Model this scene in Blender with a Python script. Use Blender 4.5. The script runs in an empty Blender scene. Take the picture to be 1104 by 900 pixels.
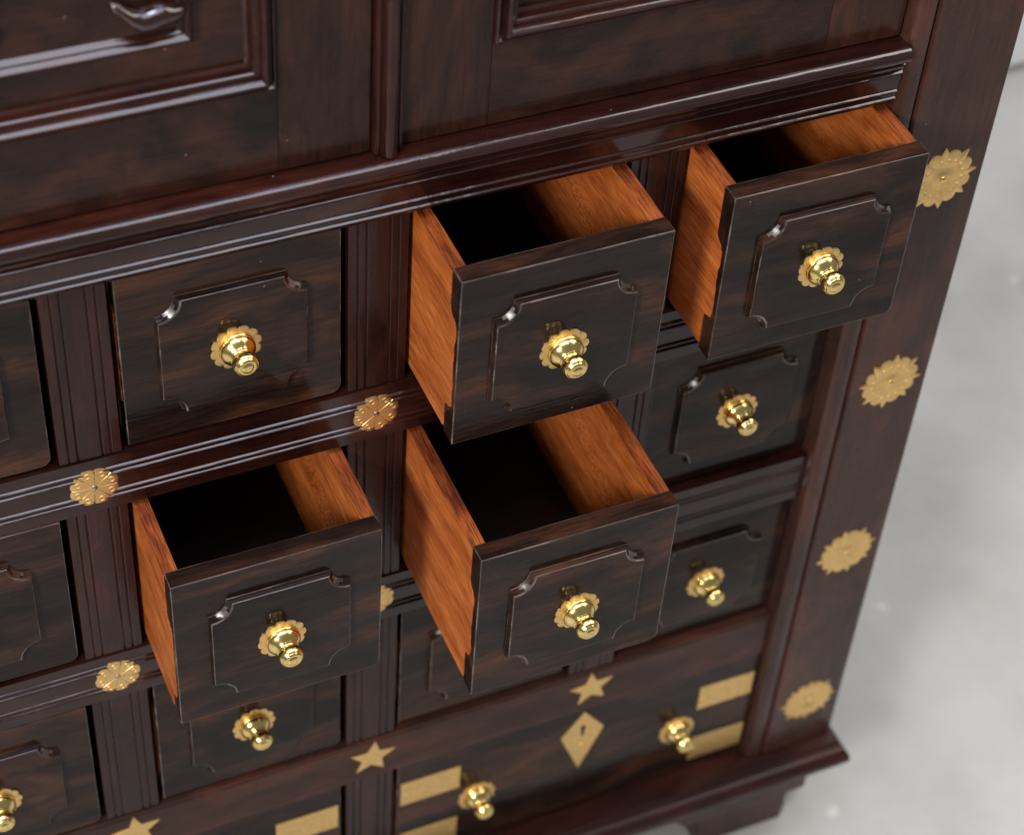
import bpy, bmesh, math, random
from mathutils import Vector, Matrix, Euler
random.seed(7)
sc = bpy.context.scene
COL = sc.collection

# ------------------------------------------------------------------ camera
CAM_R = ((0.9158, -0.3975, 0.0578), (-0.2447, -0.6662, -0.7045), (0.3186, 0.6310, -0.7074))   # image right, image down, forward
cam_d = bpy.data.cameras.new('camera')
cam = bpy.data.objects.new('camera', cam_d); COL.objects.link(cam)
r, d, f = (Vector(v) for v in CAM_R)
M = Matrix((r, -d, -f)).transposed().to_4x4()
M.translation = Vector((-0.22744, -1.20582, 1.30021))
cam.matrix_world = M
cam_d.sensor_fit = 'HORIZONTAL'; cam_d.sensor_width = 36.0
cam_d.lens = 2277.6 * 36.0 / 1104.0
cam_d.clip_start = 0.05; cam_d.clip_end = 200
cam_d.dof.use_dof = True
cam_d.dof.focus_distance = 1.77
cam_d.dof.aperture_fstop = 4.4
cam_d.dof.aperture_blades = 9
sc.camera = cam

# ------------------------------------------------------------------ light
w = bpy.data.worlds.new('World'); sc.world = w; w.use_nodes = True
bg = w.node_tree.nodes['Background']
bg.inputs[0].default_value = (1.0, 0.985, 0.96, 1); bg.inputs[1].default_value = 0.17

def area(name, loc, target, sx, sy, power, col):
    l = bpy.data.lights.new(name, 'AREA'); l.shape = 'RECTANGLE'; l.size = sx; l.size_y = sy
    l.energy = power; l.color = col
    o = bpy.data.objects.new(name, l); COL.objects.link(o)
    o.location = loc
    o.rotation_euler = (Vector(target) - Vector(loc)).to_track_quat('-Z', 'Y').to_euler()
    return o
area('window_light', (-1.95, -1.85, 1.62), (0.30, 0.0, 0.0), 0.55, 0.70, 80, (1.0, 0.95, 0.88))
area('ceiling_light', (-0.30, -0.35, 3.1), (-0.30, -0.34, 0.0), 3.2, 2.8, 90, (0.83, 0.86, 1.0))
area('skylight', (-0.30, -0.40, 3.05), (0.0, -0.1, 0.0), 0.8, 0.7, 26, (0.68, 0.76, 1.0))
area('added_floor_fill', (3.3, -0.3, 3.2), (1.9, 0.9, -0.7), 2.6, 2.6, 88, (1.0, 0.945, 0.87))  # added fill that brightens floor and wall, no known source

sc.view_settings.view_transform = 'Standard'; sc.view_settings.look = 'None'
sc.view_settings.exposure = 0.10; sc.view_settings.gamma = 1.0
sc.view_settings.use_curve_mapping = False
sc.cycles.use_denoising = True
sc.cycles.max_bounces = 8

# ------------------------------------------------------------------ materials
def newmat(name):
    m = bpy.data.materials.new(name); m.use_nodes = True
    nt = m.node_tree
    return m, nt, nt.nodes, nt.links, nt.nodes['Principled BSDF']

def ramp(nodes, stops):
    n = nodes.new('ShaderNodeValToRGB'); e = n.color_ramp.elements
    e[0].position, e[0].color = stops[0][0], (*stops[0][1], 1)
    e[1].position, e[1].color = stops[1][0], (*stops[1][1], 1)
    for p, c in stops[2:]:
        x = e.new(p); x.color = (*c, 1)
    return n

def wood(name, axis, stops, spec=0.36, rough=0.2, coat=0.6, coat_rough=0.12, scale=1.0, bump=0.06, specks=True, tilt=0.12, pores=0.5, stretch=7.6, warp=2.2):
    """Procedural wood: the grain runs along `axis`; a random offset per object keeps boards apart."""
    m, nt, N, L, P = newmat(name)
    tc = N.new('ShaderNodeTexCoord'); oi = N.new('ShaderNodeObjectInfo')
    off = N.new('ShaderNodeVectorMath'); off.operation = 'SCALE'
    cmb = N.new('ShaderNodeCombineXYZ')
    for i in range(3): L.new(oi.outputs['Random'], cmb.inputs[i])
    L.new(cmb.outputs[0], off.inputs[0]); off.inputs['Scale'].default_value = 7.3
    add = N.new('ShaderNodeVectorMath'); add.operation = 'ADD'
    L.new(tc.outputs['Object'], add.inputs[0]); L.new(off.outputs[0], add.inputs[1])
    mp = N.new('ShaderNodeMapping')
    s = [26.0 * scale] * 3; s['xyz'.index(axis)] = 26.0 / stretch * scale
    mp.inputs['Scale'].default_value = s
    mp.inputs['Rotation'].default_value = (0, tilt, 0) if axis in 'xz' else (tilt * 2.5, 0, 0)
    L.new(add.outputs[0], mp.inputs[0])
    # slow warp makes the figure wander
    wn = N.new('ShaderNodeTexNoise'); wn.inputs['Scale'].default_value = 7.0; wn.inputs['Detail'].default_value = 2
    L.new(add.outputs[0], wn.inputs['Vector'])
    wsub = N.new('ShaderNodeVectorMath'); wsub.operation = 'SCALE'; wsub.inputs['Scale'].default_value = warp
    L.new(wn.outputs['Color'], wsub.inputs[0])
    wadd = N.new('ShaderNodeVectorMath'); wadd.operation = 'ADD'
    L.new(mp.outputs[0], wadd.inputs[0]); L.new(wsub.outputs[0], wadd.inputs[1])
    n1 = N.new('ShaderNodeTexNoise'); n1.inputs['Scale'].default_value = 1.0; n1.inputs['Detail'].default_value = 5; n1.inputs['Roughness'].default_value = 0.62
    L.new(wadd.outputs[0], n1.inputs['Vector'])
    rp = ramp(N, stops); L.new(n1.outputs['Fac'], rp.inputs[0])
    # fine pores along the grain
    mp2 = N.new('ShaderNodeMapping'); s2 = [420.0 * scale] * 3; s2['xyz'.index(axis)] = 22.0 * scale
    mp2.inputs['Scale'].default_value = s2; mp2.inputs['Rotation'].default_value = mp.inputs['Rotation'].default_value
    L.new(add.outputs[0], mp2.inputs[0])
    n2 = N.new('ShaderNodeTexNoise'); n2.inputs['Scale'].default_value = 1.0; n2.inputs['Detail'].default_value = 2
    L.new(mp2.outputs[0], n2.inputs['Vector'])
    pr = ramp(N, [(0.36, (1 - pores,) * 3), (0.58, (1, 1, 1))]); L.new(n2.outputs['Fac'], pr.inputs[0])
    mul = N.new('ShaderNodeMix'); mul.data_type = 'RGBA'; mul.blend_type = 'MULTIPLY'; mul.inputs[0].default_value = 1.0
    L.new(rp.outputs[0], mul.inputs[6]); L.new(pr.outputs[0], mul.inputs[7])
    col = mul.outputs[2]
    if specks:
        v = N.new('ShaderNodeTexVoronoi'); v.inputs['Scale'].default_value = 75.0
        L.new(add.outputs[0], v.inputs['Vector'])
        lt = N.new('ShaderNodeMath'); lt.operation = 'LESS_THAN'; lt.inputs[1].default_value = 0.045
        L.new(v.outputs['Distance'], lt.inputs[0])
        sep = N.new('ShaderNodeSeparateColor'); L.new(v.outputs['Color'], sep.inputs[0])
        gt = N.new('ShaderNodeMath'); gt.operation = 'GREATER_THAN'; gt.inputs[1].default_value = 0.95
        L.new(sep.outputs[0], gt.inputs[0])
        an = N.new('ShaderNodeMath'); an.operation = 'MULTIPLY'; L.new(lt.outputs[0], an.inputs[0]); L.new(gt.outputs[0], an.inputs[1])
        mx = N.new('ShaderNodeMix'); mx.data_type = 'RGBA'
        L.new(an.outputs[0], mx.inputs[0]); L.new(col, mx.inputs[6]); mx.inputs[7].default_value = (0.30, 0.27, 0.25, 1)
        col = mx.outputs[2]
    L.new(col, P.inputs['Base Color'])
    # sheen varies with wiping marks
    n3 = N.new('ShaderNodeTexNoise'); n3.inputs['Scale'].default_value = 22.0; n3.inputs['Detail'].default_value = 4
    L.new(add.outputs[0], n3.inputs['Vector'])
    mr = N.new('ShaderNodeMapRange'); mr.inputs['From Min'].default_value = 0.3; mr.inputs['From Max'].default_value = 0.7
    mr.inputs['To Min'].default_value = rough * 0.75; mr.inputs['To Max'].default_value = rough * 1.35
    L.new(n3.outputs['Fac'], mr.inputs[0]); L.new(mr.outputs[0], P.inputs['Roughness'])
    P.inputs['Specular IOR Level'].default_value = spec; P.inputs['Coat Weight'].default_value = coat; P.inputs['Coat Roughness'].default_value = coat_rough
    b1 = N.new('ShaderNodeBump'); b1.inputs['Strength'].default_value = bump; b1.inputs['Distance'].default_value = 0.002
    L.new(n2.outputs['Fac'], b1.inputs['Height'])
    b2 = N.new('ShaderNodeBump'); b2.inputs['Strength'].default_value = 0.10; b2.inputs['Distance'].default_value = 0.004
    n4 = N.new('ShaderNodeTexNoise'); n4.inputs['Scale'].default_value = 34.0; n4.inputs['Detail'].default_value = 3
    L.new(add.outputs[0], n4.inputs['Vector'])
    L.new(n4.outputs['Fac'], b2.inputs['Height']); L.new(b1.outputs[0], b2.inputs['Normal'])
    L.new(b2.outputs[0], P.inputs['Normal'])
    L.new(b2.outputs[0], P.inputs['Coat Normal'])
    return m

DARK = [(0.34, (0.0100, 0.0058, 0.0050)), (0.48, (0.021, 0.0108, 0.0080)), (0.57, (0.044, 0.0185, 0.0110)), (0.69, (0.095, 0.036, 0.0170))]
REDD = [(0.30, (0.012, 0.0036, 0.0030)), (0.52, (0.030, 0.0082, 0.0058)), (0.68, (0.056, 0.0140, 0.0085)), (0.80, (0.085, 0.0220, 0.0120))]
POST = [(0.30, (0.030, 0.0145, 0.0115)), (0.50, (0.058, 0.0245, 0.0180)), (0.66, (0.098, 0.033, 0.0215)), (0.82, (0.14, 0.045, 0.027))]
DOOR = [(0.30, (0.0100, 0.0050, 0.0040)), (0.46, (0.026, 0.0104, 0.0070)), (0.60, (0.046, 0.0165, 0.0102)), (0.76, (0.078, 0.0270, 0.0145))]
ORNG = [(0.24, (0.29, 0.056, 0.0105)), (0.42, (0.47, 0.115, 0.022)), (0.58, (0.61, 0.170, 0.038)), (0.78, (0.72, 0.25, 0.074))]
wood_front = wood('rosewood_front', 'x', DARK, spec=0.03, rough=0.30, coat=0.46, coat_rough=0.085, pores=0.35, scale=1.15, stretch=11.0, warp=1.9)
wood_rail = wood('rosewood_rail', 'x', REDD, spec=0.28, rough=0.20, coat=0.34, coat_rough=0.09, pores=0.3)
wood_glint = wood('polished_bead', 'x', REDD, spec=0.55, rough=0.16, coat=1.0, coat_rough=0.07, pores=0.3)
wood_plain_rail = wood('rosewood_plain_rail', 'x', POST, spec=0.15, rough=0.30, coat=0.12, coat_rough=0.2, pores=0.3)
wood_post = wood('rosewood_post', 'z', POST, spec=0.26, rough=0.30, coat=0.16, coat_rough=0.18, scale=0.7, pores=0.25, stretch=5.0)
wood_stile = wood('rosewood_stile', 'z', REDD, spec=0.22, rough=0.24, coat=0.26, coat_rough=0.12, pores=0.3)
wood_door = wood('rosewood_door', 'x', DOOR, spec=0.18, rough=0.24, coat=0.20, coat_rough=0.14, scale=0.95, tilt=0.2, stretch=7.0, warp=4.0, pores=0.28)
wood_door_up = wood('rosewood_door_stile', 'z', DOOR, spec=0.18, rough=0.24, coat=0.20, coat_rough=0.14, scale=0.95, tilt=0.12, stretch=9.0, warp=3.4, pores=0.28)
wood_side = wood('sheesham_drawer_side', 'y', ORNG, spec=0.28, rough=0.45, coat=0.05, coat_rough=0.3, scale=2.0, bump=0.3, specks=False, tilt=0.22, pores=0.45, stretch=6.5, warp=2.2)
wood_side_edge = wood('sheesham_board_edge', 'y', [(0.30, (0.10, 0.018, 0.004)), (0.46, (0.24, 0.050, 0.0095)), (0.60, (0.36, 0.086, 0.018)), (0.76, (0.50, 0.14, 0.034))], spec=0.25, rough=0.5, coat=0.0, scale=1.8, bump=0.5, specks=False, tilt=0.1, pores=0.6, stretch=4.0, warp=3.0)
wood_notch = wood('worn_glint_notch', 'x', [(0.36, (0.020, 0.012, 0.010)), (0.52, (0.06, 0.045, 0.040)), (0.66, (0.16, 0.13, 0.12))], spec=0.7, rough=0.32, coat=0.7, coat_rough=0.26, specks=False, scale=2.2)  # paler than the panel: some wear, and a glint painted into the colour
wood_worn_highlight = wood('worn_highlight_edge', 'x', [(0.38, (0.020, 0.011, 0.008)), (0.50, (0.07, 0.045, 0.034)), (0.64, (0.22, 0.165, 0.14))], spec=0.5, rough=0.25, coat=0.6, coat_rough=0.12, specks=False, scale=1.6)  # pale colour: edge wear plus painted highlight lines on fronts and panel rims
wood_base = wood('rosewood_base', 'x', REDD, spec=0.24, rough=0.36, coat=0.12, coat_rough=0.25, pores=0.3)
wood_inner = wood('shaded_inner_wood', 'x', [(0.3, (0.006, 0.004, 0.003)), (0.7, (0.014, 0.008, 0.006))], rough=0.6, coat=0.0, specks=False)  # near-black colour paints in the shade inside drawers and carcass

def brass(name, col, rough, bump, var):
    m, nt, N, L, P = newmat(name)
    P.inputs['Metallic'].default_value = 1.0
    tc = N.new('ShaderNodeTexCoord')
    n = N.new('ShaderNodeTexNoise'); n.inputs['Scale'].default_value = 160; n.inputs['Detail'].default_value = 4
    L.new(tc.outputs['Object'], n.inputs['Vector'])
    lo = tuple(c * (1 - var) for c in col)
    rp = ramp(N, [(0.34, lo), (0.62, col)]); L.new(n.outputs['Fac'], rp.inputs[0])
    L.new(rp.outputs[0], P.inputs['Base Color'])
    mr = N.new('ShaderNodeMapRange'); mr.inputs['To Min'].default_value = rough * 1.5; mr.inputs['To Max'].default_value = rough * 0.6
    L.new(n.outputs['Fac'], mr.inputs[0]); L.new(mr.outputs[0], P.inputs['Roughness'])
    b = N.new('ShaderNodeBump'); b.inputs['Strength'].default_value = bump; b.inputs['Distance'].default_value = 0.001
    L.new(n.outputs['Fac'], b.inputs['Height']); L.new(b.outputs[0], P.inputs['Normal'])
    return m
brass_knob = brass('polished_brass', (0.98, 0.74, 0.28), 0.18, 0.12, 0.14)
brass_plate = brass('satin_brass', (0.95, 0.64, 0.26), 0.42, 0.07, 0.10)
brass_aged = brass('aged_brass', (0.90, 0.60, 0.25), 0.40, 0.06, 0.08)
m_pin, _, _, _, P_ = newmat('steel_pin'); P_.inputs['Metallic'].default_value = 1.0; P_.inputs['Base Color'].default_value = (0.5, 0.46, 0.40, 1); P_.inputs['Roughness'].default_value = 0.3
m_hole, _, _, _, P_ = newmat('dark_hole'); P_.inputs['Base Color'].default_value = (0.02, 0.012, 0.008, 1); P_.inputs['Roughness'].default_value = 0.8

def concrete():
    m, nt, N, L, P = newmat('polished_concrete')
    tc = N.new('ShaderNodeTexCoord')
    n = N.new('ShaderNodeTexNoise'); n.inputs['Scale'].default_value = 3.2; n.inputs['Detail'].default_value = 7; n.inputs['Roughness'].default_value = 0.6
    L.new(tc.outputs['Object'], n.inputs['Vector'])
    rp = ramp(N, [(0.28, (0.325, 0.322, 0.298)), (0.50, (0.425, 0.422, 0.398)), (0.72, (0.51, 0.507, 0.485))]); L.new(n.outputs['Fac'], rp.inputs[0])
    v = N.new('ShaderNodeTexVoronoi'); v.inputs['Scale'].default_value = 9.0; L.new(tc.outputs['Object'], v.inputs['Vector'])
    nz = N.new('ShaderNodeTexNoise'); nz.inputs['Scale'].default_value = 40; L.new(tc.outputs['Object'], nz.inputs['Vector'])
    ad = N.new('ShaderNodeMath'); ad.operation = 'MULTIPLY_ADD'; ad.inputs[1].default_value = 0.42; L.new(nz.outputs['Fac'], ad.inputs[0]); L.new(v.outputs['Distance'], ad.inputs[2])
    r2 = ramp(N, [(0.10, (1, 1, 1)), (0.30, (0, 0, 0))]); L.new(ad.outputs[0], r2.inputs[0])
    sep = N.new('ShaderNodeSeparateColor'); L.new(v.outputs['Color'], sep.inputs[0])
    gt = N.new('ShaderNodeMath'); gt.operation = 'GREATER_THAN'; gt.inputs[1].default_value = 0.62; L.new(sep.outputs[0], gt.inputs[0])
    mu = N.new('ShaderNodeMath'); mu.operation = 'MULTIPLY'; L.new(r2.outputs[0], mu.inputs[0]); L.new(gt.outputs[0], mu.inputs[1])
    mx = N.new('ShaderNodeMix'); mx.data_type = 'RGBA'; L.new(mu.outputs[0], mx.inputs[0]); L.new(rp.outputs[0], mx.inputs[6]); mx.inputs[7].default_value = (0.80, 0.80, 0.79, 1)
    L.new(mx.outputs[2], P.inputs['Base Color'])
    P.inputs['Roughness'].default_value = 0.42
    b = N.new('ShaderNodeBump'); b.inputs['Strength'].default_value = 0.15; b.inputs['Distance'].default_value = 0.003
    L.new(n.outputs['Fac'], b.inputs['Height']); L.new(b.outputs[0], P.inputs['Normal'])
    return m
m_floor = concrete()
m_wall, _, N_, L_, P_ = newmat('white_painted_wall')
n_ = N_.new('ShaderNodeTexNoise'); n_.inputs['Scale'].default_value = 2.5
r_ = ramp(N_, [(0.3, (0.86, 0.89, 0.91)), (0.7, (0.92, 0.94, 0.95))]); L_.new(n_.outputs['Fac'], r_.inputs[0]); L_.new(r_.outputs[0], P_.inputs['Base Color'])
P_.inputs['Roughness'].default_value = 0.6

# ------------------------------------------------------------------ mesh helpers
def obj(name, bm, mat, parent=None, bevel=0.0, seg=2, angle=40, loc=None):
    bmesh.ops.recalc_face_normals(bm, faces=bm.faces[:])
    me = bpy.data.meshes.new(name); bm.to_mesh(me); bm.free()
    me.materials.append(mat)
    for p in me.polygons: p.use_smooth = True
    me.set_sharp_from_angle(angle=math.radians(angle))
    o = bpy.data.objects.new(name, me); COL.objects.link(o)
    if parent: o.parent = parent
    if loc: o.location = loc
    if bevel:
        b = o.modifiers.new('edge', 'BEVEL'); b.width = bevel; b.segments = seg; b.limit_method = 'ANGLE'; b.angle_limit = math.radians(35)
        b.harden_normals = True
    return o

def empty(name, loc, label, cat, group=None, rot=None):
    o = bpy.data.objects.new(name, None); COL.objects.link(o); o.location = loc
    o.empty_display_size = 0.05
    if rot: o.rotation_euler = rot
    o['label'] = label; o['category'] = cat
    if group: o['group'] = group
    return o

def box(bm, x0, x1, y0, y1, z0, z1):
    v = [bm.verts.new((x, y, z)) for x in (x0, x1) for y in (y0, y1) for z in (z0, z1)]
    for q in ((0, 1, 3, 2), (4, 6, 7, 5), (0, 4, 5, 1), (2, 3, 7, 6), (0, 2, 6, 4), (1, 5, 7, 3)):
        bm.faces.new([v[i] for i in q])

def sweep_x(bm, prof, x0, x1, n=1):
    """closed (y, z) outline swept along x"""
    rows = [[bm.verts.new((x0 + (x1 - x0) * k / n, y, z)) for y, z in prof] for k in range(n + 1)]
    m = len(prof)
    for a, b in zip(rows, rows[1:]):
        for i in range(m): bm.faces.new((a[i], a[(i + 1) % m], b[(i + 1) % m], b[i]))
    bm.faces.new(rows[0]); bm.faces.new(rows[-1][::-1])

def sweep_z(bm, prof, z0, z1, n=1):
    rows = [[bm.verts.new((x, y, z0 + (z1 - z0) * k / n)) for x, y in prof] for k in range(n + 1)]
    m = len(prof)
    for a, b in zip(rows, rows[1:]):
        for i in range(m): bm.faces.new((a[i], a[(i + 1) % m], b[(i + 1) % m], b[i]))
    bm.faces.new(rows[0]); bm.faces.new(rows[-1][::-1])

def plate(bm, outline, y0, y1):
    """(x, z) outline as a plate between y0 (front) and y1"""
    a = [bm.verts.new((x, y0, z)) for x, z in outline]; b = [bm.verts.new((x, y1, z)) for x, z in outline]
    bm.faces.new(a); bm.faces.new(b[::-1]); n = len(a)
    for i in range(n): bm.faces.new((a[i], b[i], b[(i + 1) % n], a[(i + 1) % n]))

def frame_ring(bm, x0, x1, z0, z1, prof):
    """mitred moulding round a rectangle; prof = [(inset, y)], open strip"""
    loops = []
    for dd, y in prof:
        loops.append([bm.verts.new(p) for p in ((x0 + dd, y, z0 + dd), (x1 - dd, y, z0 + dd), (x1 - dd, y, z1 - dd), (x0 + dd, y, z1 - dd))])
    for a, b in zip(loops, loops[1:]):
        for i in range(4): bm.faces.new((a[i], a[(i + 1) % 4], b[(i + 1) % 4], b[i]))
    return loops

def lathe(bm, prof, n=40, cx=0, cz=0):
    """(radius, y) profile turned about the y axis"""
    rings = []
    for rr, y in prof:
        if rr < 1e-6: rings.append([bm.verts.new((cx, y, cz))])
        else: rings.append([bm.verts.new((cx + rr * math.cos(2 * math.pi * k / n), y, cz + rr * math.sin(2 * math.pi * k / n))) for k in range(n)])
    for a, b in zip(rings, rings[1:]):
        for k in range(n):
            k2 = (k + 1) % n
            if len(a) == 1 and len(b) == 1: continue
            if len(a) == 1: bm.faces.new((a[0], b[k], b[k2]))
            elif len(b) == 1: bm.faces.new((a[k], a[k2], b[0]))
            else: bm.faces.new((a[k], a[k2], b[k2], b[k]))

def torus(bm, cx, y, cz, R, rr, n=16, m=6, tilt=0):
    g = [[bm.verts.new((cx + (R + rr * math.cos(2 * math.pi * j / m)) * math.cos(2 * math.pi * i / n), y + rr * math.sin(2 * math.pi * j / m),
                        cz + (R + rr * math.cos(2 * math.pi * j / m)) * math.sin(2 * math.pi * i / n))) for j in range(m)] for i in range(n)]
    for i in range(n):
        for j in range(m):
            bm.faces.new((g[i][j], g[(i + 1) % n][j], g[(i + 1) % n][(j + 1) % m], g[i][(j + 1) % m]))

def arc(cx, cy, rr, a0, a1, n):
    return [(cx + rr * math.cos(math.radians(a0 + (a1 - a0) * k / n)), cy + rr * math.sin(math.radians(a0 + (a1 - a0) * k / n))) for k in range(n + 1)]

# ------------------------------------------------------------------ layout (metres; x right, y back, z up)
X = [-0.25, 0.0, 0.25, 0.5, 0.75]          # column lines
SH = 0.0262                                  # half a stile
Z = [0.254, 0.0, -0.254, -0.508]             # rail lines
RH = 0.0305                                  # half a rail
XL, XR = -0.22, 0.72                         # opening between the posts
PL, PR = -0.33, 0.832                        # outer sides
FLOOR = -0.90
TOP = 1.02
BASE = -0.728
DEPTH = 0.40

# ------------------------------------------------------------------ setting
bm = bmesh.new(); g = 40
box(bm, -12, 14, -14, 10, FLOOR - 0.1, FLOOR)
floor = obj('floor', bm, m_floor); floor['kind'] = 'structure'
bm = bmesh.new()
box(bm, -7, 9, 1.25, 1.35, FLOOR + 0.012, 2.6)
wall = obj('wall', bm, m_wall, bevel=0.004)
wall['label'] = 'white painted wall behind the cabinet at the top right edge'; wall['category'] = 'wall'

# ------------------------------------------------------------------ cabinet
cab = empty('cabinet', (0.25, 0.2, FLOOR), 'large polished dark rosewood cabinet with panelled doors, reeded rails and brass ornaments', 'cabinet')
CO = Vector((0.25, 0.2, FLOOR))
def part(name, bm, mat, parent=cab, **k):
    for v in bm.verts: v.co -= CO
    return obj(name, bm, mat, parent, **k)
def glints(o):
    """the worn, high-polish shoulders of the stepped beads take a second, glossier finish"""
    o.data.materials.append(wood_glint)
    for p in o.data.polygons:
        if p.normal.z > 0.30 and p.normal.y < -0.12 and abs(p.normal.x) < 0.2: p.material_index = 1
    return o
def subpart(name, bm, mat, parent, **k):
    return part(name, bm, mat, parent, **k)

# carcass: sides, back, top, dust boards and dividers behind the frame
bm = bmesh.new()
box(bm, PL + 0.01, PL + 0.035, 0.03, DEPTH, BASE, TOP - 0.03)
box(bm, PR - 0.035, PR - 0.003, 0.03, DEPTH, BASE, TOP - 0.03)
box(bm, PL + 0.035, PR - 0.035, DEPTH - 0.015, DEPTH - 0.003, BASE, TOP - 0.03)
part('carcass', bm, wood_post)
bm = bmesh.new()
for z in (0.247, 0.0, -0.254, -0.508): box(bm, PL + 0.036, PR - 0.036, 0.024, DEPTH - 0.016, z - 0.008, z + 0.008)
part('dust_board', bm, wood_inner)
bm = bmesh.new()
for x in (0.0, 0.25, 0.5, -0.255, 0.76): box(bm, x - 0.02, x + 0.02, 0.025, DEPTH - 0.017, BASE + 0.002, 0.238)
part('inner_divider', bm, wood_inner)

def lip(top, out=0.0016, back=0.0014):
    """small stepped bead whose broad shoulder faces up and forward; (pos, y) from bottom to top"""
    return [(top - 0.0047, 0.0), (top - 0.0044, back), (top - 0.0037, back), (top - 0.0034, -out * 0.75), (top - 0.0028, -out), (top - 0.0021, -out * 0.92), (top - 0.0010, -out * 0.05), (top - 0.0003, back * 0.9), (top, back), (top + 0.0003, 0.0)]
def scratch(c, w_=0.0009, depth=0.0016):
    return [(c - w_, 0.0), (c, depth), (c + w_, 0.0)]

# rails
def rail_profile(half, y0, centres):
    pts = [(-half, 0.0)]
    for c in centres: pts += lip(c)
    pts.append((half, 0.0))
    return [(y + y0, z) for z, y in pts] + [(0.024, half), (0.024, -half)]
for zc in (0.0, -0.254):
    bm = bmesh.new(); pr = [(y, z + zc) for y, z in rail_profile(RH, 0.0, (-0.0143, -0.0083, 0.0128, 0.0190))]
    sweep_x(bm, pr, XL + 0.001, XR - 0.001)
    glints(part('rail', bm, wood_rail, angle=28))
bm = bmesh.new()
half = RH + 0.002
pr = [(y, z - 0.508) for y, z in ([(0.0, -half), (0.0, half - 0.006), (0.0016, half - 0.005), (0.0016, half - 0.0035), (0.0, half - 0.0025), (0.0, half), (0.024, half), (0.024, -half)])]
sweep_x(bm, pr, XL + 0.001, XR - 0.001); part('rail', bm, wood_plain_rail, bevel=0.001)
# stiles between the drawers
def stile(xc, z0, z1, reeds=(-0.0176, -0.0102, 0.0102, 0.0176), h=SH, y0=0.0018):
    pts = [(-h, 0.0)]
    for c in reeds: pts += scratch(c)
    pts.append((h, 0.0))
    bm = bmesh.new(); sweep_z(bm, [(x + xc, y + y0) for x, y in pts] + [(xc + h, 0.026), (xc - h, 0.026)], z0, z1)
    part('stile', bm, wood_stile, bevel=0.0007, angle=30)
for xc in (0.0, 0.25, 0.5):
    stile(xc, RH + 0.0004, 0.230); stile(xc, Z[2] + RH + 0.0004, -RH - 0.0004); stile(xc, Z[3] + RH + 0.0026, Z[2] - RH - 0.0004)
stile(0.25, BASE + 0.001, Z[3] - RH - 0.0026)

# posts with a beaded inner strip
for sgn, xi, xo in ((1, XR, PR), (-1, XL, PL)):
    bm = bmesh.new()
    a = xi + sgn * 0.0215; pr = [(a, -0.0115), (a + sgn * 0.0012, -0.014), (xo - sgn * 0.0025, -0.014), (xo, -0.0115), (xo, 0.032), (a, 0.032)]
    sweep_z(bm, pr, BASE + 0.001, TOP - 0.03)
    part('post', bm, wood_post, bevel=0.0006)
    bm = bmesh.new()
    pts = [(0.0, 0.030), (0.0, -0.0060), (0.0010, -0.0085), (0.0032, -0.0108), (0.0062, -0.0122), (0.0100, -0.0128), (0.0145, -0.0128), (0.0180, -0.0120), (0.0196, -0.0100), (0.0200, -0.0070), (0.0214, -0.0070), (0.0214, 0.030)]
    sweep_z(bm, [(xi + sgn * p, y) for p, y in pts], BASE + 0.0015, TOP - 0.031)
    part('post_bead', bm, wood_post, angle=30)

# waist moulding under the doors
pr = [(0.0262, 0.2225), (-0.0060, 0.2225), (-0.0070, 0.2235)]
for base_y, top in ((-0.0085, 0.2312), (-0.0088, 0.2390), (-0.0108, 0.2598), (-0.0122, 0.2688)):
    if top == 0.2598: pr += [(-0.0092, 0.2396), (-0.0108, 0.2544)]
    pr += [(y + base_y, z) for z, y in lip(top)]
pr += [(-0.0120, 0.2696)]
pr += [(-0.0120 - 0.0082 * math.sin(math.pi * k / 14), 0.2775 - 0.0078 * math.cos(math.pi * k / 14)) for k in range(15)]
pr += [(-0.0080, 0.2850), (0.0262, 0.2835)]
bm = bmesh.new(); sweep_x(bm, pr, XL + 0.0012, XR - 0.0012)
glints(part('waist_moulding', bm, wood_rail, angle=28))

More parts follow.
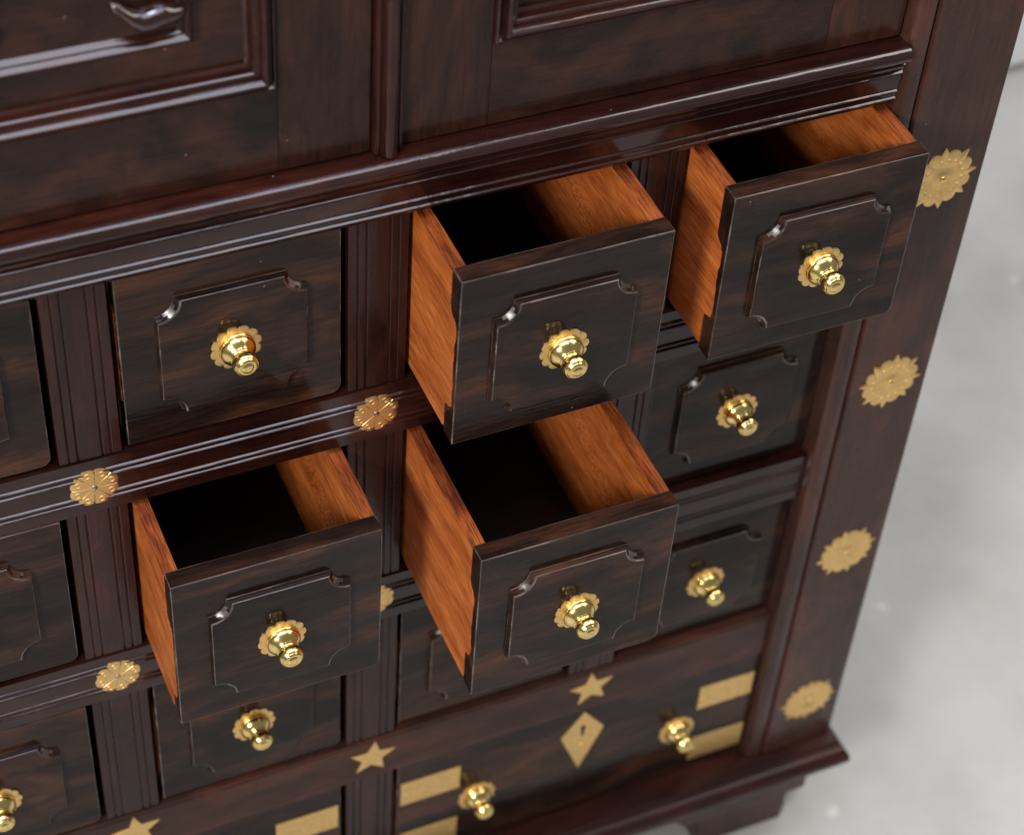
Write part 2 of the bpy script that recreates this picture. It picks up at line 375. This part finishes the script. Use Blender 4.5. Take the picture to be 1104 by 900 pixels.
# doors: flat frame, mitred bolection moulding, sunk field and an inner raised panel
RING = [(0.0, 0.0022), (0.0010, -0.0012), (0.0026, -0.0024), (0.0034, -0.0020), (0.0048, 0.0002), (0.0066, 0.0006), (0.0070, -0.0040), (0.0082, -0.0066),
        (0.0098, -0.0078), (0.0114, -0.0074), (0.0128, -0.0058), (0.0140, -0.0034), (0.0142, -0.0010), (0.0180, -0.0004), (0.0190, 0.0010), (0.0196, 0.0085), (0.0215, 0.0096), (0.0228, 0.0105)]
RING2 = [(0.0, 0.0106), (0.0005, 0.0052), (0.0016, 0.0030), (0.0030, 0.0022), (0.0042, 0.0026), (0.0066, 0.0056), (0.0072, 0.0068), (0.0078, 0.0060), (0.0088, 0.0058), (0.0112, 0.0088), (0.0118, 0.0098)]
for x0, x1, hand in ((XL + 0.002, 0.2415, 1), (0.2665, XR - 0.002, -1)):
    z0, z1 = 0.2866, TOP - 0.036
    ox0, ox1, oz0, oz1 = x0 + 0.0735, x1 - 0.0735, z0 + 0.077, z1 - 0.077
    bm = bmesh.new(); plate(bm, [(ox0 + 0.02, oz0 + 0.02), (ox1 - 0.02, oz0 + 0.02), (ox1 - 0.02, oz1 - 0.02), (ox0 + 0.02, oz1 - 0.02)], 0.0100, 0.022)
    door = part('door', bm, wood_door)                           # sunk field; frame, mouldings and panel hang on it
    for za, zb in ((z0, oz0 + 0.001), (oz1 - 0.001, z1)):
        bm = bmesh.new(); box(bm, ox0 + 0.0002, ox1 - 0.0002, 0.0022, 0.024, za, zb); subpart('door_rail', bm, wood_door, door, bevel=0.0006)
    for xa, xb in ((x0, ox0), (ox1, x1)):                        # upright boards of the frame, grain along z
        bm = bmesh.new(); box(bm, min(xa, xb), max(xa, xb), 0.0020, 0.024, z0, z1); subpart('door_stile', bm, wood_door_up, door, bevel=0.0008)
    bm = bmesh.new(); frame_ring(bm, ox0, ox1, oz0, oz1, RING); glints(subpart('panel_moulding', bm, wood_rail, door, angle=28))
    e = 0.0595
    bm = bmesh.new(); lp = frame_ring(bm, ox0 + e, ox1 - e, oz0 + e - 0.007, oz1 - e, RING2); bm.faces.new(lp[-1])
    glints(subpart('raised_panel', bm, wood_door, door, angle=28))
    # smooth carved leaves standing on the inner panel
    cx, zl = 0.5 * (ox0 + ox1), oz0 + e - 0.016
    def leaf(px, pz, L_, W_, H_, rot):
        bm = bmesh.new()
        sp = bmesh.ops.create_uvsphere(bm, u_segments=24, v_segments=14, radius=1.0)
        m_ = Matrix.Translation((px, 0.0095, pz)) @ Matrix.Rotation(rot, 4, 'Y') @ Matrix.Diagonal((L_, H_, W_, 1))
        bmesh.ops.transform(bm, matrix=m_, verts=sp['verts'])
        for v in sp['verts']:
            v.co.z += 0.35 * abs(v.co.x - px) ** 2 / L_ + 0.0022 * math.sin((v.co.x - px) * 190.0)
        subpart('carved_leaf', bm, wood_glint, door, angle=60)
    for s_ in (-1, 1):
        leaf(cx + s_ * 0.066, zl + 0.035, 0.029, 0.0095, 0.013, s_ * 0.18)
        leaf(cx + s_ * 0.052, zl + 0.086, 0.026, 0.012, 0.013, -s_ * 0.9)
# beaded strip where the doors meet
pts = [(-0.0115, 0.020), (-0.0115, -0.004), (-0.0105, -0.0055), (-0.0085, -0.0055), (-0.0078, -0.0040), (-0.0070, -0.0040)]
pts += [(0.0 + 0.0066 * math.cos(math.pi * (1 - k / 12)), -0.0045 - 0.0085 * math.sin(math.pi * k / 12)) for k in range(13)]
pts += [(0.0070, -0.0040), (0.0078, -0.0040), (0.0085, -0.0055), (0.0105, -0.0055), (0.0115, -0.004), (0.0115, 0.020)]
bm = bmesh.new(); sweep_z(bm, [(0.254 + x, y) for x, y in pts], 0.2872, TOP - 0.034)
part('meeting_bead', bm, wood_stile, angle=30)
# top
bm = bmesh.new(); box(bm, PL - 0.03, PR + 0.03, -0.05, DEPTH + 0.01, TOP - 0.029, TOP); part('cabinet_top', bm, wood_rail, bevel=0.006, seg=3)

# base: half-round base moulding, plinth board and bracket feet
BX0, BX1 = PL + 0.004, PR - 0.004
def torus_moulding(bm, ext0, ylead):
    prof = [(0.0, BASE), (0.012, BASE), (0.014, BASE - 0.004)]
    prof += [(0.014 + 0.016 * math.sin(math.pi * k / 12), BASE - 0.021 + 0.015 * math.cos(math.pi * k / 12)) for k in range(13)]
    prof += [(0.012, BASE - 0.040), (0.0, BASE - 0.046)]
    loops = []
    for e_, z in prof:
        loops.append([bm.verts.new(p) for p in ((BX0 - e_ * 0.6, DEPTH, z), (BX0 - e_ * 0.6, ylead - e_, z), (BX1 + e_ * 0.6, ylead - e_, z), (BX1 + e_ * 0.6, DEPTH, z))])
    for a, b in zip(loops, loops[1:]):
        for i in range(3): bm.faces.new((a[i], a[i + 1], b[i + 1], b[i]))
    bm.faces.new(loops[0]); bm.faces.new(loops[-1][::-1])
bm = bmesh.new(); torus_moulding(bm, 0, -0.016); part('base_moulding', bm, wood_base, angle=30)
bm = bmesh.new()                                                   # plinth board with an arched lower edge
z0, z1 = -0.824, BASE - 0.0465
out = [(BX0 + 0.022, z1), (BX0 + 0.022, z0)]
xs0, xs1 = BX0 + 0.16, BX1 - 0.18
out += [(xs0, z0)] + [(xs0 + 0.02 * k / 6, z0 + 0.018 * math.sin(math.pi / 2 * k / 6)) for k in range(1, 7)]
out += [(xs1 - 0.02 + 0.02 * k / 6, z0 + 0.018 * math.cos(math.pi / 2 * k / 6)) for k in range(0, 7)]
out += [(BX1 - 0.016, z0), (BX1 - 0.016, z1)]
plate(bm, out, -0.018, 0.004); part('plinth_board', bm, wood_post, bevel=0.001)
bm = bmesh.new(); plate(bm, [(0.004, z0 + 0.001), (0.004, z1), (DEPTH - 0.02, z1), (DEPTH - 0.02, z0 + 0.001)], BX1 - 0.036, BX1 - 0.016)
for v in bm.verts: v.co = Vector((v.co.y, v.co.x, v.co.z))
part('plinth_side', bm, wood_post)
bm = bmesh.new(); plate(bm, [(0.004, z0 + 0.001), (0.004, z1), (DEPTH - 0.02, z1), (DEPTH - 0.02, z0 + 0.001)], BX0 + 0.022, BX0 + 0.042)
for v in bm.verts: v.co = Vector((v.co.y, v.co.x, v.co.z))
part('plinth_side', bm, wood_post)
def foot(xo, sgn, yb):
    bm = bmesh.new()
    prof = [(0.004, z0 - 0.0005), (0.007, z0 - 0.006), (0.005, z0 - 0.013), (0.008, z0 - 0.020), (0.006, z0 - 0.027), (0.009, z0 - 0.034), (0.008, z0 - 0.044), (0.010, FLOOR), (0.128, FLOOR), (0.128, z0 - 0.030), (0.134, z0 - 0.026), (0.134, z0 - 0.0005)]
    o_ = [(xo - sgn * e_, z) for e_, z in prof]
    plate(bm, o_, yb, yb + 0.05); part('bracket_foot', bm, wood_post, bevel=0.001)
for xo, sgn in ((BX1 - 0.020, 1), (BX0 + 0.026, -1)):
    foot(xo, sgn, -0.004); foot(xo, sgn, DEPTH - 0.08)

# ---- brass ornaments on the frame
def petal_rosette(xc, zc, y, R=0.0212, n=8, rot=0.0):
    bm = bmesh.new(); A = 24
    rings = []
    for k in range(0, 8):
        t = k / 7; ring = []
        for j in range(n * A):
            th = 2 * math.pi * j / (n * A) + rot
            u = ((j % A) / A - 0.5) * 2
            lobe = 0.85 + 0.15 * math.sqrt(max(0.0, 1 - u * u * 0.97))
            rr = max(0.0008, R * lobe * t)
            crease = 0.0006 * (1.0 if abs(u) > 0.97 else 0.0) * min(1, t * 2)
            yy = -0.0016 + crease + (0.0008 if k == 7 else 0)
            ring.append(bm.verts.new((xc + rr * math.cos(th), y + yy, zc + rr * math.sin(th))))
        rings.append(ring)
    rim = [bm.verts.new((v.co.x, y + 0.0004, v.co.z)) for v in rings[-1]]
    rings.append(rim); m = n * A
    for a, b in zip(rings, rings[1:]):
        for j in range(m): bm.faces.new((a[j], a[(j + 1) % m], b[(j + 1) % m], b[j]))
    bm.faces.new(rings[0])
    for i in range(n):
        th = 2 * math.pi * (i + 0.5) / n + rot - math.pi / n + math.pi / n
        torus(bm, xc + R * 0.74 * math.cos(th), y - 0.0016, zc + R * 0.74 * math.sin(th), 0.0025, 0.00038, 14, 6)
    o = part('brass_rosette', bm, brass_aged, angle=20)
    bm = bmesh.new(); lathe(bm, [(0.0026, y - 0.0012), (0.0024, y - 0.0024), (0.0013, y - 0.0031), (0, y - 0.0033)], 14, xc, zc); subpart('pin', bm, m_pin, o)
    return o
rr_ = random.Random(3)
for xc in (0.0, 0.25, 0.5):
    for zc in (0.0, -0.254):
        petal_rosette(xc + rr_.uniform(-.001, .001), zc + rr_.uniform(-.001, .001), 0.0, rot=rr_.uniform(-.25, .25))

def spiked_rosette(xc, zc, y, rot):
    n, A = 8, 24; pts = []
    for j in range(n * A):
        u = ((j % A) / A - 0.5) * 2
        th = 2 * math.pi * j / (n * A) + rot
        if abs(u) < 0.62: rr = 0.0262 + 0.0052 * math.sqrt(max(0, 1 - (u / 0.63) ** 2))
        else: rr = 0.0270 + 0.0088 * (abs(u) - 0.62) / 0.38
        pts.append((xc + rr * math.cos(th), zc + rr * math.sin(th), th, rr))
    bm = bmesh.new(); rings = []
    for t, yy in ((0.10, -0.0022), (0.30, -0.0019), (0.34, -0.0012), (0.62, -0.0016), (0.70, -0.0019), (0.96, -0.0014), (1.0, -0.0010), (1.0, 0.0004)):
        rings.append([bm.verts.new((xc + (max(min(rr * t, 0.0235 * t) if t < 0.7 else rr * t, 0.0005)) * math.cos(th), y + yy, zc + (min(rr * t, 0.0235 * t) if t < 0.7 else rr * t) * math.sin(th))) for _, _, th, rr in pts])
    m = len(pts)
    for a, b in zip(rings, rings[1:]):
        for j in range(m): bm.faces.new((a[j], a[(j + 1) % m], b[(j + 1) % m], b[j]))
    bm.faces.new(rings[0])
    for i in range(n * 2):
        th = 2 * math.pi * (i + 0.5) / (2 * n) + rot
        torus(bm, xc + 0.0205 * math.cos(th), y - 0.0017, zc + 0.0205 * math.sin(th), 0.0014, 0.0005, 10, 5)
    o = part('brass_sunburst', bm, brass_plate, angle=50)
    bm = bmesh.new(); lathe(bm, [(0.0034, y - 0.0016), (0.0030, y - 0.0032), (0.0016, y - 0.0042), (0, y - 0.0045)], 16, xc, zc); subpart('pin', bm, brass_knob, o)
for zc, rot in ((0.127, 0.10), (-0.128, -0.06), (-0.382, 0.22), (-0.643, 0.03)):
    spiked_rosette(0.787, zc, -0.014, rot); spiked_rosette(-0.287, zc, -0.014, rot + 0.1)

for xc, rot in ((0.5025, 0.06), (0.2515, -0.12), (0.0, 0.05)):
    pts = []
    for k in range(10):
        rr = 0.0265 if k % 2 == 0 else 0.0118; a = math.pi / 2 + math.pi * k / 5 + rot
        pts.append((xc + rr * math.cos(a), -0.505 + rr * math.sin(a)))
    bm = bmesh.new(); plate(bm, pts, -0.0016, 0.0008); part('brass_star', bm, brass_plate, bevel=0.0004)

# ------------------------------------------------------------------ drawers
KNOB = [(0.0148, -0.0004), (0.0156, -0.0014), (0.0157, -0.0026), (0.0149, -0.0036), (0.0153, -0.0046), (0.0151, -0.0060), (0.0142, -0.0078), (0.0127, -0.0096), (0.0111, -0.0112), (0.0099, -0.0124), (0.0092, -0.0134), (0.0097, -0.0139), (0.0097, -0.0144), (0.0090, -0.0149), (0.0088, -0.0156),
        (0.0094, -0.0164), (0.0104, -0.0178), (0.0110, -0.0196), (0.0111, -0.0216), (0.0107, -0.0236), (0.0100, -0.0252), (0.0095, -0.0258), (0.0092, -0.0255), (0.0088, -0.0258), (0.0085, -0.0268), (0.0078, -0.0276), (0.0058, -0.0280), (0.0052, -0.0277), (0.0046, -0.0280), (0.0040, -0.0287), (0.0025, -0.0290), (0.0, -0.0291)]
def add_knob(parent, x, y, z, rot):
    bm = bmesh.new(); lathe(bm, KNOB, 48)
    k = obj('knob', bm, brass_knob, parent, angle=50, loc=(x, y, z)); k.rotation_euler = (rr_.uniform(-.04, .04), rot, rr_.uniform(-.04, .04))
    n, A = 12, 12; m = n * A
    bm = bmesh.new(); rings = []
    for t, yy in ((0.55, -0.0012), (0.80, -0.0014), (0.95, -0.0012), (1.0, -0.0008), (1.0, 0.0003)):
        ring = []
        for j in range(m):
            u = ((j % A) / A - 0.5) * 2; th = 2 * math.pi * j / m
            R = 0.0221 * (0.84 + 0.16 * math.sqrt(max(0, 1 - u * u * 0.98))) if t > 0.7 else 0.0221
            ring.append(bm.verts.new((R * t * math.cos(th), yy, R * t * math.sin(th))))
        rings.append(ring)
    for a, b in zip(rings, rings[1:]):
        for j in range(m): bm.faces.new((a[j], a[(j + 1) % m], b[(j + 1) % m], b[j]))
    obj('knob_plate', bm, brass_plate, k, angle=50)

def front_outline(w2, h, rbr=0.009):
    o = [(-w2, 0.0), (-w2, h), (w2, h)]
    o += arc(w2 - rbr, rbr, rbr, 0, -90, 6)
    return o

def notched(cx, cz, hw, hh, nr, n=8):
    """rectangle whose corners are bitten out by quarter circles, clockwise from top left"""
    o = []
    for (sx, sz), (a0, a1) in (((-1, 1), (-90, 0)), ((1, 1), (180, 270)), ((1, -1), (90, 180)), ((-1, -1), (0, 90))):
        o += arc(cx + sx * hw, cz + sz * hh, nr, a0, a1, n)
    return o

def build_drawer(col0, col1, row, pull, label, droop=0.0, yaw=0.0, knobs=1, long=False, group='small square drawers with one brass knob', depth=0.30):
    x0, x1 = X[col0] + 0.0320, X[col1] - 0.0320
    if long: zt, zb = Z[3] - 0.0345, BASE + 0.004
    else:
        zt = Z[row] - 0.0350 if row > 0 else Z[0] - 0.0370
        zb = Z[row + 1] + 0.0345
    w2, h = 0.5 * (x1 - x0), zt - zb
    xc = 0.5 * (x0 + x1)
    t = empty('drawer', (xc, -pull, zb), label, 'drawer', group, rot=(droop, 0, yaw))
    FT = 0.0185                                                       # thickness of the front board
    bm = bmesh.new(); plate(bm, front_outline(w2, h), 0.0, FT)
    fr = obj('drawer_front', bm, wood_front, t, bevel=0.0010, seg=2); fr.data.materials.append(wood_worn_highlight); fr.modifiers['edge'].material = 1
    for s in (-1, 1):
        bm = bmesh.new()
        xa, xb = s * (w2 + 0.0002), s * (w2 - 0.0125)
        ya = FT + 0.0002
        # side board with one broad tail lapping into the end of the front
        zlo, zhi = 0.006, h - 0.003
        tb, tt, td = rr_.uniform(.16, .26), rr_.uniform(.66, .80), rr_.uniform(.005, .008)
        o_ = [(ya, zlo), (ya, h * (tb - 0.04)), (ya - 0.004, h * (tb - .01)), (td + .002, h * tb), (td, h * (tb + 0.03)), (td + .0012, h * 0.5), (td, h * (tt - 0.03)), (td + 0.003, h * tt), (ya - 0.003, h * (tt + 0.02)), (ya, h * (tt + .05)), (ya, zhi), (depth, zhi), (depth, zlo)]
        rag = []
        for (ya_, za_), (yb_, zb_) in zip(o_, o_[1:] + o_[:1]):
            rag.append((ya_, za_))
            if ya_ <= ya + 1e-6 and yb_ <= ya + 1e-6 and min(ya_, yb_) < ya - 1e-4:
                m_ = max(2, int(abs(zb_ - za_) / 0.006))
                rag += [(min(ya - 0.0002, ya_ + (yb_ - ya_) * q / m_ + rr_.uniform(-.0012, .0012)), za_ + (zb_ - za_) * q / m_) for q in range(1, m_)]
        plate(bm, rag, 0, 1)
        for v in bm.verts:
            yy, k, zz = v.co.x, v.co.y, v.co.z
            inner = xb if yy > FT - 0.0001 else s * (w2 - 0.0002)
            v.co = Vector((xa + s * 0.0004 if k < 0.5 else inner, yy, zz))
        sd = obj('drawer_side', bm, wood_side, t, bevel=0.0006); sd.data.materials.append(wood_side_edge)
        for p in sd.data.polygons:
            if p.normal.z > 0.9: p.material_index = 1
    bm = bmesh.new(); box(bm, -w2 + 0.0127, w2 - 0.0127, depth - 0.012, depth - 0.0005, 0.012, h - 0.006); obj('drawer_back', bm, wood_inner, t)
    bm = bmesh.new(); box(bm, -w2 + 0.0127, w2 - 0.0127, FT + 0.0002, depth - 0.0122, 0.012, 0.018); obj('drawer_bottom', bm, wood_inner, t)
    if not long:
        cz = h * 0.5 - 0.002
        # raised panel with bitten corners and an ogee edge
        bm = bmesh.new(); hw, hh, nr = 0.0632, 0.0618, 0.0166; loops = []
        for ins, y, dn in ((0.0, 0.0003, 0), (0.0, -0.0010, 0), (0.0006, -0.0032, 0.0013), (0.0013, -0.0056, 0.0023), (0.0017, -0.0062, 0.0026), (0.0023, -0.0065, 0.0029), (0.0031, -0.0066, 0.0030)):
            loops.append([bm.verts.new((px, y, pz)) for px, pz in notched(0, cz, hw - ins * 0.8, hh - ins * 0.8, nr + dn)])
        m = len(loops[0])
        for a, b in zip(loops, loops[1:]):
            for i in range(m): bm.faces.new((a[i], a[(i + 1) % m], b[(i + 1) % m], b[i]))
        bm.faces.new(loops[-1])
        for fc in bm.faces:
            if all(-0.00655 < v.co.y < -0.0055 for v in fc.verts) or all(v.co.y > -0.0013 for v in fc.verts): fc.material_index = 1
        for fc in bm.faces:
            c_ = fc.calc_center_median()
            if -0.0057 < c_.y < -0.0012 and abs(c_.x) > hw - nr * 0.93 and abs(c_.z - cz) > hh - nr * 0.93 and abs(c_.x) < hw - 0.002 and abs(c_.z - cz) < hh - 0.002: fc.material_index = 2
        rp_ = obj('raised_panel', bm, wood_front, t, angle=32); rp_.data.materials.append(wood_worn_highlight); rp_.data.materials.append(wood_notch)
        add_knob(t, rr_.uniform(-.001, .001), -0.0068, cz - 0.0015, rr_.uniform(0, 0.5))
    else:
        for kx in (-0.1235, 0.1235):
            add_knob(t, kx, -0.0006, h * 0.5 - 0.008, rr_.uniform(0, 0.5))
        for sx in (-1, 1):
            for za, zb_ in ((h - 0.071, h - 0.032), (h - 0.167, h - 0.127)):
                xa, xb = sorted((sx * (w2 - 0.0035), sx * (w2 - 0.0725)))
                bm = bmesh.new(); box(bm, xa, xb, -0.0015, 0.0006, za, zb_)
                st = obj('brass_strip', bm, brass_plate, t, bevel=0.0004)
                for px in (xa + 0.006, xb - 0.006):
                    bm = bmesh.new(); lathe(bm, [(0.0016, -0.0014), (0.0013, -0.0022), (0, -0.0025)], 10, px, 0.5 * (za + zb_)); obj('pin', bm, brass_plate, st)
        bm = bmesh.new(); zc = h - 0.043
        plate(bm, [(0, zc + 0.037), (0.0262, zc), (0, zc - 0.066), (-0.0262, zc)], -0.0016, 0.0006)
        kp = obj('keyhole_plate', bm, brass_plate, t, bevel=0.0005)
        bm = bmesh.new()
        plate(bm, arc(0, zc + 0.010, 0.0032, -50, 230, 12) + [(-0.0016, zc - 0.004), (0.0016, zc - 0.004)], -0.0020, -0.0012)
        obj('keyhole', bm, m_hole, kp)
        bm = bmesh.new(); lathe(bm, [(0.0030, -0.0015), (0.0026, -0.0026), (0, -0.0032)], 14, 0, zc - 0.022); obj('pin', bm, brass_plate, kp)
    return t

CL = -0.0025   # closed fronts sit a little behind the frame
G1 = 'small square drawers with one brass knob'
build_drawer(0, 1, 0, CL, 'closed small drawer at the far left of the top drawer row', group=G1)
build_drawer(1, 2, 0, CL, 'closed small drawer of the top row, left of the highest open drawers', group=G1)
build_drawer(2, 3, 0, 0.0885, 'pulled out drawer in the middle of the top row, above another open drawer', droop=0.018, yaw=0.004, group=G1)
build_drawer(3, 4, 0, 0.0720, 'pulled out drawer at the top right, beside the sunburst plates', yaw=-0.004, droop=0.004, group=G1)
build_drawer(0, 1, 1, CL, 'closed small drawer at the left edge, beside the leftmost open drawer', group=G1)
build_drawer(1, 2, 1, 0.0985, 'leftmost pulled out drawer, below the closed drawer with brass rosettes at its corners', droop=0.006, group=G1)
build_drawer(2, 3, 1, 0.1605, 'pulled out drawer that sticks out farthest, directly above the star', droop=0.008, yaw=-0.003, group=G1)
build_drawer(3, 4, 1, -0.011, 'closed small drawer right under the top right open drawer', group=G1)
build_drawer(0, 1, 2, CL, 'closed small drawer at the lower left corner, its knob half visible', group=G1)
build_drawer(1, 2, 2, -0.004, 'closed small drawer half hidden below the leftmost open drawer', group=G1)
build_drawer(2, 3, 2, -0.006, 'closed small drawer mostly hidden behind the farthest pulled out drawer', group=G1)
build_drawer(3, 4, 2, -0.010, 'closed small drawer in the right column just above the wide bottom drawer', group=G1)
G2 = 'wide bottom drawers with brass strips'
build_drawer(2, 4, 3, -0.002, 'wide closed bottom drawer with a kite shaped keyhole plate and brass strips', long=True, group=G2)
build_drawer(0, 2, 3, -0.002, 'wide closed bottom drawer at the lower left, mostly below the picture edge', long=True, group=G2)
